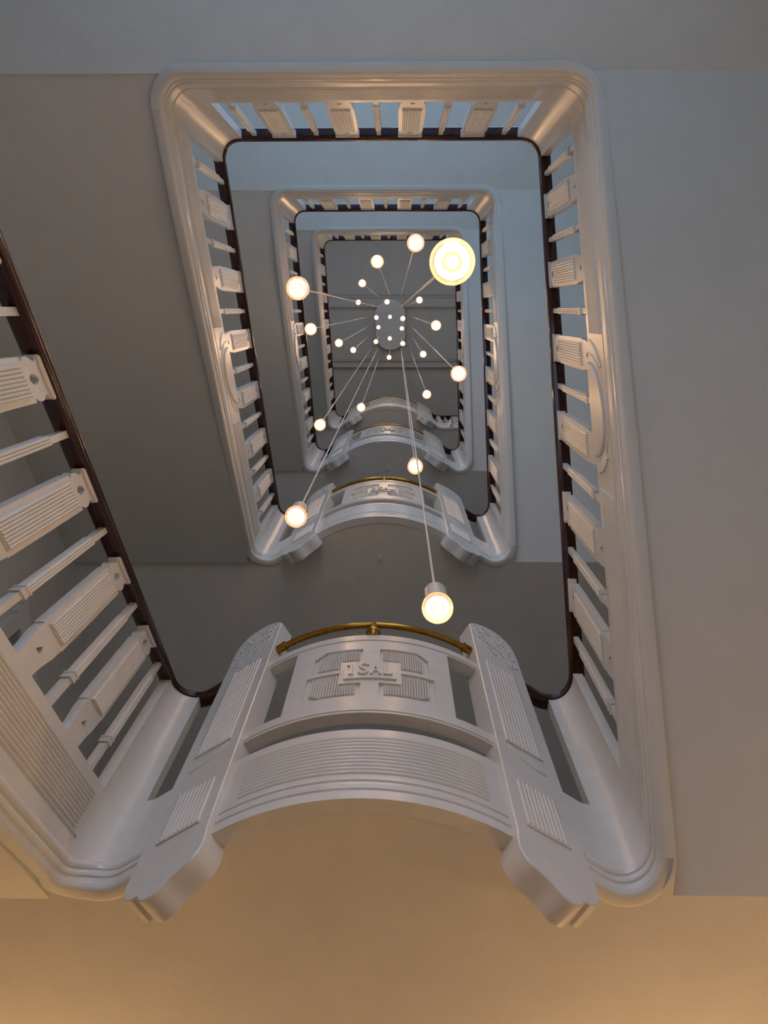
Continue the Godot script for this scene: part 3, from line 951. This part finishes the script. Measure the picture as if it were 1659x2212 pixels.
# ------------------------------------------------------------------ lamps
func build_pendants():
	var plate := thing("lamp_plate", "oval grey plate on the top ceiling from which all the bulbs hang", "ceiling plate", Vector3(-0.007, CEILING, -0.28))
	var sh := Shape.new()
	var outline := []
	for i in 48:
		var a := TAU * i / 48
		outline.append(Vector2(0.315 * cos(a), 0.315 * sin(a) + (0.205 if sin(a) > 0 else -0.205)))
	sh.extrude(outline, func(u, v, w): return Vector3(u, -0.10 + w, v), 0.075, 0.008, 0.0, true)
	part("plate_body", sh, mats.canopy, plate)
	var neck := Shape.new()
	neck.lathe(v2([0.0, -0.03, 0.05, -0.03, 0.05, 0.0, 0.0, 0.0]), Vector3.ZERO, 16, true)
	part("mounting", neck, mats.canopy, plate)
	# x, height of the bulb's centre, z; then what tells it apart
	var list := [
		[0.207, 2.33, 0.083, "largest glowing globe bulb, hanging lowest near the upper right of the cluster"],
		[0.198, 4.59, 0.301, "glowing globe bulb at the very top of the cluster, just left of the largest bulb"],
		[-0.009, 5.86, 0.297, "medium globe bulb hanging above the cluster, left of the topmost bulb"],
		[-0.243, 9.10, 0.279, "small globe bulb on a short slanting cord, upper left of the cluster"],
		[-0.230, 3.64, 0.076, "large glowing globe bulb at the far left in front of the left handrail"],
		[-0.454, 12.55, 0.126, "tiny globe bulb crossed by the cord of the large far left bulb"],
		[-0.027, 12.65, 0.133, "tiny globe bulb at the top edge of the oval plate"],
		[0.384, 10.15, 0.125, "small globe bulb right of the oval plate, just below the largest bulb"],
		[-0.231, 14.35, -0.109, "tiny globe bulb on the upper left side of the oval plate"],
		[-0.009, 16.15, -0.111, "tiny globe bulb in the upper middle of the oval plate"],
		[0.214, 13.00, -0.113, "tiny globe bulb on the upper right side of the oval plate"],
		[0.427, 7.09, -0.111, "medium globe bulb on the right, level with the upper part of the oval plate"],
		[-0.460, 6.09, -0.116, "medium globe bulb on the left, below the large far left bulb"],
		[-0.227, 15.75, -0.301, "tiny globe bulb at the middle left of the oval plate"],
		[0.213, 14.65, -0.299, "tiny globe bulb at the middle right of the oval plate"],
		[-0.457, 8.56, -0.306, "small globe bulb left of the oval plate, outer one of a slanting pair"],
		[-0.457, 11.11, -0.499, "small globe bulb lower left of the oval plate, inner one of a slanting pair"],
		[-0.227, 13.83, -0.496, "tiny globe bulb on the lower left side of the oval plate"],
		[-0.006, 15.31, -0.494, "tiny globe bulb in the lower middle of the oval plate"],
		[0.216, 13.02, -0.493, "tiny globe bulb on the lower right side of the oval plate"],
		[-0.001, 13.31, -0.724, "tiny globe bulb just below the bottom end of the oval plate"],
		[0.431, 10.00, -0.493, "small globe bulb lower right of the oval plate"],
		[0.424, 4.77, -0.304, "large globe bulb on the right in front of the right-hand handrail"],
		[0.393, 7.87, -0.738, "medium globe bulb below the right side of the cluster, above the topmost balcony"],
		[-0.214, 7.95, -0.867, "medium globe bulb at the left end of the topmost balcony"],
		[-0.409, 6.05, -0.752, "globe bulb with a pale socket near the left end of the third balcony"],
		[-0.249, 3.55, -0.715, "large globe bulb with a pale socket before the left end of the second balcony"],
		[0.209, 4.70, -0.765, "globe bulb hanging between the second and third balconies from below"],
		[0.216, 2.72, -0.725, "large globe bulb with a pale socket just above the lowest brass rail"],
	]
	var globe := Shape.new()
	var prof := []
	for i in 21:
		var a := lerpf(-PI / 2, PI / 2 - 0.42, i / 20.0)
		prof.append(Vector2(maxf(0.04 * cos(a), 0.0), 0.04 * sin(a)))
	globe.lathe(prof, Vector3.ZERO, 40)
	globe.st.generate_normals()
	var globe_mesh := globe.st.commit()
	# inside the globe: a bright ring round the burner, the burner itself, and a dish behind them whose reflected light is emission
	var core := Shape.new()
	for ring in [[0.0245, 0.0068, 0.002]]:
		prof = []
		for i in 13:
			var a := TAU * i / 12.0
			prof.append(Vector2(ring[0] + ring[1] * cos(a), ring[2] + ring[1] * sin(a)))
		core.lathe(prof, Vector3.ZERO, 24)
	prof = []
	for i in 11:
		var a := lerpf(-PI / 2, PI / 2, i / 10.0)
		prof.append(Vector2(maxf(0.0125 * cos(a), 0.0), 0.004 + 0.022 * sin(a)))
	core.lathe(prof, Vector3.ZERO, 16)
	core.st.generate_normals()
	var core_mesh := core.st.commit()
	var dish := Shape.new()
	dish.lathe(v2([0.0, 0.012, 0.024, 0.010, 0.028, 0.016, 0.020, 0.026, 0.0, 0.030]), Vector3.ZERO, 20)
	dish.st.generate_normals()
	var dish_mesh := dish.st.commit()
	var sock := Shape.new()
	sock.lathe(v2([0.0, 0.036, 0.029, 0.036, 0.030, 0.040, 0.030, 0.108, 0.027, 0.116, 0.018, 0.122, 0.006, 0.124, 0.006, 0.135, 0.0, 0.135]), Vector3.ZERO, 24, true)
	sock.st.generate_normals()
	var sock_mesh := sock.st.commit()
	for q in list:
		var o := thing("pendant_bulb", q[3], "pendant lamp", Vector3(q[0], q[1], q[2]), "globe bulbs hanging in the stairwell")
		part_mesh("socket", sock_mesh, mats.socket, o)
		var gl := part_mesh("glass_globe", globe_mesh, mats.globe, o)
		part_mesh("glowing_filament", core_mesh, mats.glow, gl)
		part_mesh("glowing_dish", dish_mesh, mats.dish, gl)
		var top: float = CEILING - q[1]
		var c := Shape.new()
		c.tube([Vector3(0, 0.13, 0), Vector3(0, top - 0.01, 0)], 0.0036, 8)
		part("cord", c, mats.cord, o)
		var hk := Shape.new()
		hk.lathe(v2([0.0, -0.03, 0.006, -0.03, 0.006, -0.006, 0.014, -0.005, 0.014, 0.0]), Vector3(0, top, 0), 10, true)
		var inside: bool = Vector2(q[0] + 0.007, maxf(absf(q[2] + 0.28) - 0.205, 0.0)).length() < 0.3
		if not inside:
			var dir := Vector3(-0.007 - q[0], 0, clampf(q[2], -0.485, -0.075) - q[2])
			var stay := Shape.new()
			var tip := Vector3(q[0], -0.022, q[2]) - Vector3(-0.007, 0, -0.28)
			stay.tube([tip, tip + Vector3(dir.x, -0.02, dir.z)], 0.003, 6)
			part("cord_stay", stay, mats.cord, plate)
		part("ceiling_hook", hk, mats.cord, o)
		var l := OmniLight3D.new()
		l.name = "bulb_light"
		l.light_color = BULB_COLOR
		l.light_energy = BULB_ENERGY
		l.light_size = 0.03
		l.omni_range = 20.0
		l.omni_attenuation = 2.0
		l.shadow_enabled = true
		o.add_child(l)

func build_unseen_sconces():  # lamps out of view, placed to warm the lowest soffits from below
	for q in [[-1.3, 2.4, -3.33, "unseen wall lamp at the left, placed to light the first landing from below"], [1.2, 2.4, -3.33, "unseen wall lamp at the right, placed to light the first landing from below"], [2.33, 2.1, -2.0, "unseen wall lamp on the right-hand wall, placed to light the nearest sloping soffit"]]:
		var o := thing("unseen_wall_lamp", q[3], "wall lamp", Vector3(q[0], q[1], q[2]), "unseen wall lamps of the ground floor hall")
		var b := Shape.new()
		if q[0] > 2.0:
			o.rotation.y = -PI * 0.5
		b.box(Vector3(-0.05, -0.09, -0.12), Vector3(0.05, 0.06, -0.09))
		b.tube([Vector3(0, -0.05, -0.09), Vector3(0, -0.05, 0.0), Vector3(0, -0.03, 0.0)], 0.008, 8)
		part("bracket", b, mats.brass, o)
		var g := Shape.new()
		var prof := []
		for i in 13:
			var a := lerpf(-PI / 2, PI / 2, i / 12.0)
			prof.append(Vector2(maxf(0.06 * cos(a), 0.0), 0.03 + 0.06 * sin(a)))
		g.lathe(prof, Vector3.ZERO, 20)
		part("glass_shade", g, mats.glow, o)
		var l := OmniLight3D.new()
		l.name = "unseen_sconce_light"
		l.position = Vector3(0, 0.03, 0)
		l.light_color = UNSEEN_SCONCE_COLOR
		l.light_energy = UNSEEN_SCONCE_ENERGY * (0.42 if q[0] > 2.0 else 1.0)
		l.light_size = 0.06
		l.omni_range = 12.0
		l.omni_attenuation = 2.0
		l.shadow_enabled = true
		o.add_child(l)

func build_hooks():
	for q in [[HOOK_1, "small metal hook in the soffit between the lowest and second balconies"], [HOOK_2, "small metal hook in the soffit between the second and third balconies"]]:
		var o := thing("ceiling_hook", q[1], "hook", q[0], "small hooks under the floor landings")
		var b := Shape.new()
		b.lathe(v2([0.0, -0.012, 0.010, -0.011, 0.018, -0.004, 0.020, 0.0]), Vector3.ZERO, 14)
		part("base", b, mats.socket, o)
		var r := Shape.new()
		var pts := []
		for i in 15:
			var a := lerpf(0.3, TAU - 0.5, i / 14.0) + PI * 0.5
			pts.append(Vector3(0.016 * cos(a), -0.030 + 0.016 * sin(a), 0))
		r.tube(pts, 0.004, 6)
		part("ring", r, mats.socket, o)

const HOOK_1 := Vector3(-0.008, 6.584, -1.889)
const HOOK_2 := Vector3(0.008, 10.084, -1.894)
const BULB_COLOR := Color(1.0, 0.80, 0.60)
const BULB_ENERGY := 0.095
const UNSEEN_SCONCE_COLOR := Color(1.0, 0.785, 0.53)
const UNSEEN_SCONCE_ENERGY := 0.54

func _ready():
	# camera
	var cam := Camera3D.new()
	cam.name = "camera"
	cam.fov = rad_to_deg(2.0 * atan(1106.0 / 1620.0))
	cam.near = 0.02
	cam.far = 100.0
	cam.transform = Transform3D(Basis(Vector3(0.99987937, 0.01549472, -0.00107743), Vector3(-0.00297024, 0.25883571, 0.96591679), Vector3(0.01524549, -0.96579707, 0.25885051)).orthonormalized(), Vector3(0.109, 0.95, 0.0))
	add_child(cam)
	cam.current = true
	# sky, exposure
	var env := Environment.new()
	var sky := Sky.new()
	var sm := ProceduralSkyMaterial.new()
	sm.sky_top_color = Color(0.50, 0.70, 0.95)
	sm.sky_horizon_color = Color(0.75, 0.84, 0.97)
	sm.ground_bottom_color = Color(0.38, 0.47, 0.56)
	sm.ground_horizon_color = Color(0.56, 0.65, 0.76)
	sm.energy_multiplier = 6.6
	sky.sky_material = sm
	env.background_mode = Environment.BG_SKY
	env.sky = sky
	env.ambient_light_source = Environment.AMBIENT_SOURCE_DISABLED
	env.tonemap_mode = Environment.TONE_MAPPER_LINEAR
	env.tonemap_exposure = 1.06
	env.sdfgi_enabled = true
	env.ssao_enabled = true
	env.ssil_enabled = true
	var we := WorldEnvironment.new()
	we.name = "world_environment"
	we.environment = env
	add_child(we)

	make_materials()
	build_shell()
	# balustrades, from the lowest turn upwards
	var l0 := build_left_flight("white balustrade of the nearest stair flight, cut off by the left edge of the photo")
	var words := ["first", "second", "third"]
	var r0 := build_right_flight("longest white balustrade on the right, rising from the lowest balcony to the widest half-landing")
	var b0 := build_back("widest white balustrade across the top of the photo, along the lowest half-landing")
	for k in 2:
		dup(r0, (k + 1) * STOREY, "white balustrade of the right-hand flight leaving the %s balcony from below" % words[k + 1])
		dup(b0, (k + 1) * STOREY, ["white half-landing balustrade framed inside the widest one, second from the top of the photo", "smallest white half-landing balustrade, just above the topmost hanging bulbs"][k])
	for k in 3:
		dup(l0, (k + 1) * STOREY, ["large white balustrade on the left between the widest half-landing and the second balcony", "white left-hand balustrade that ends at the third balcony, behind the large far left bulb", "smallest white left-hand balustrade, ending at the topmost balcony"][k])
	for k in 4:
		var o := build_front(["1", "2", "3", "4"][k], ["largest bowed white balcony front, lettered 1 SAL, with brass rail and two scrolled posts", "second bowed white balcony front from below, lettered 2 SAL, with brass rail", "third bowed white balcony front from below, behind the hanging cords", "topmost and smallest bowed white balcony front, just below the ceiling"][k], k < 3)
		o.position = Vector3.UP * k * STOREY
	build_top_guard()
	build_pendants()
	build_hooks()
	build_unseen_sconces()
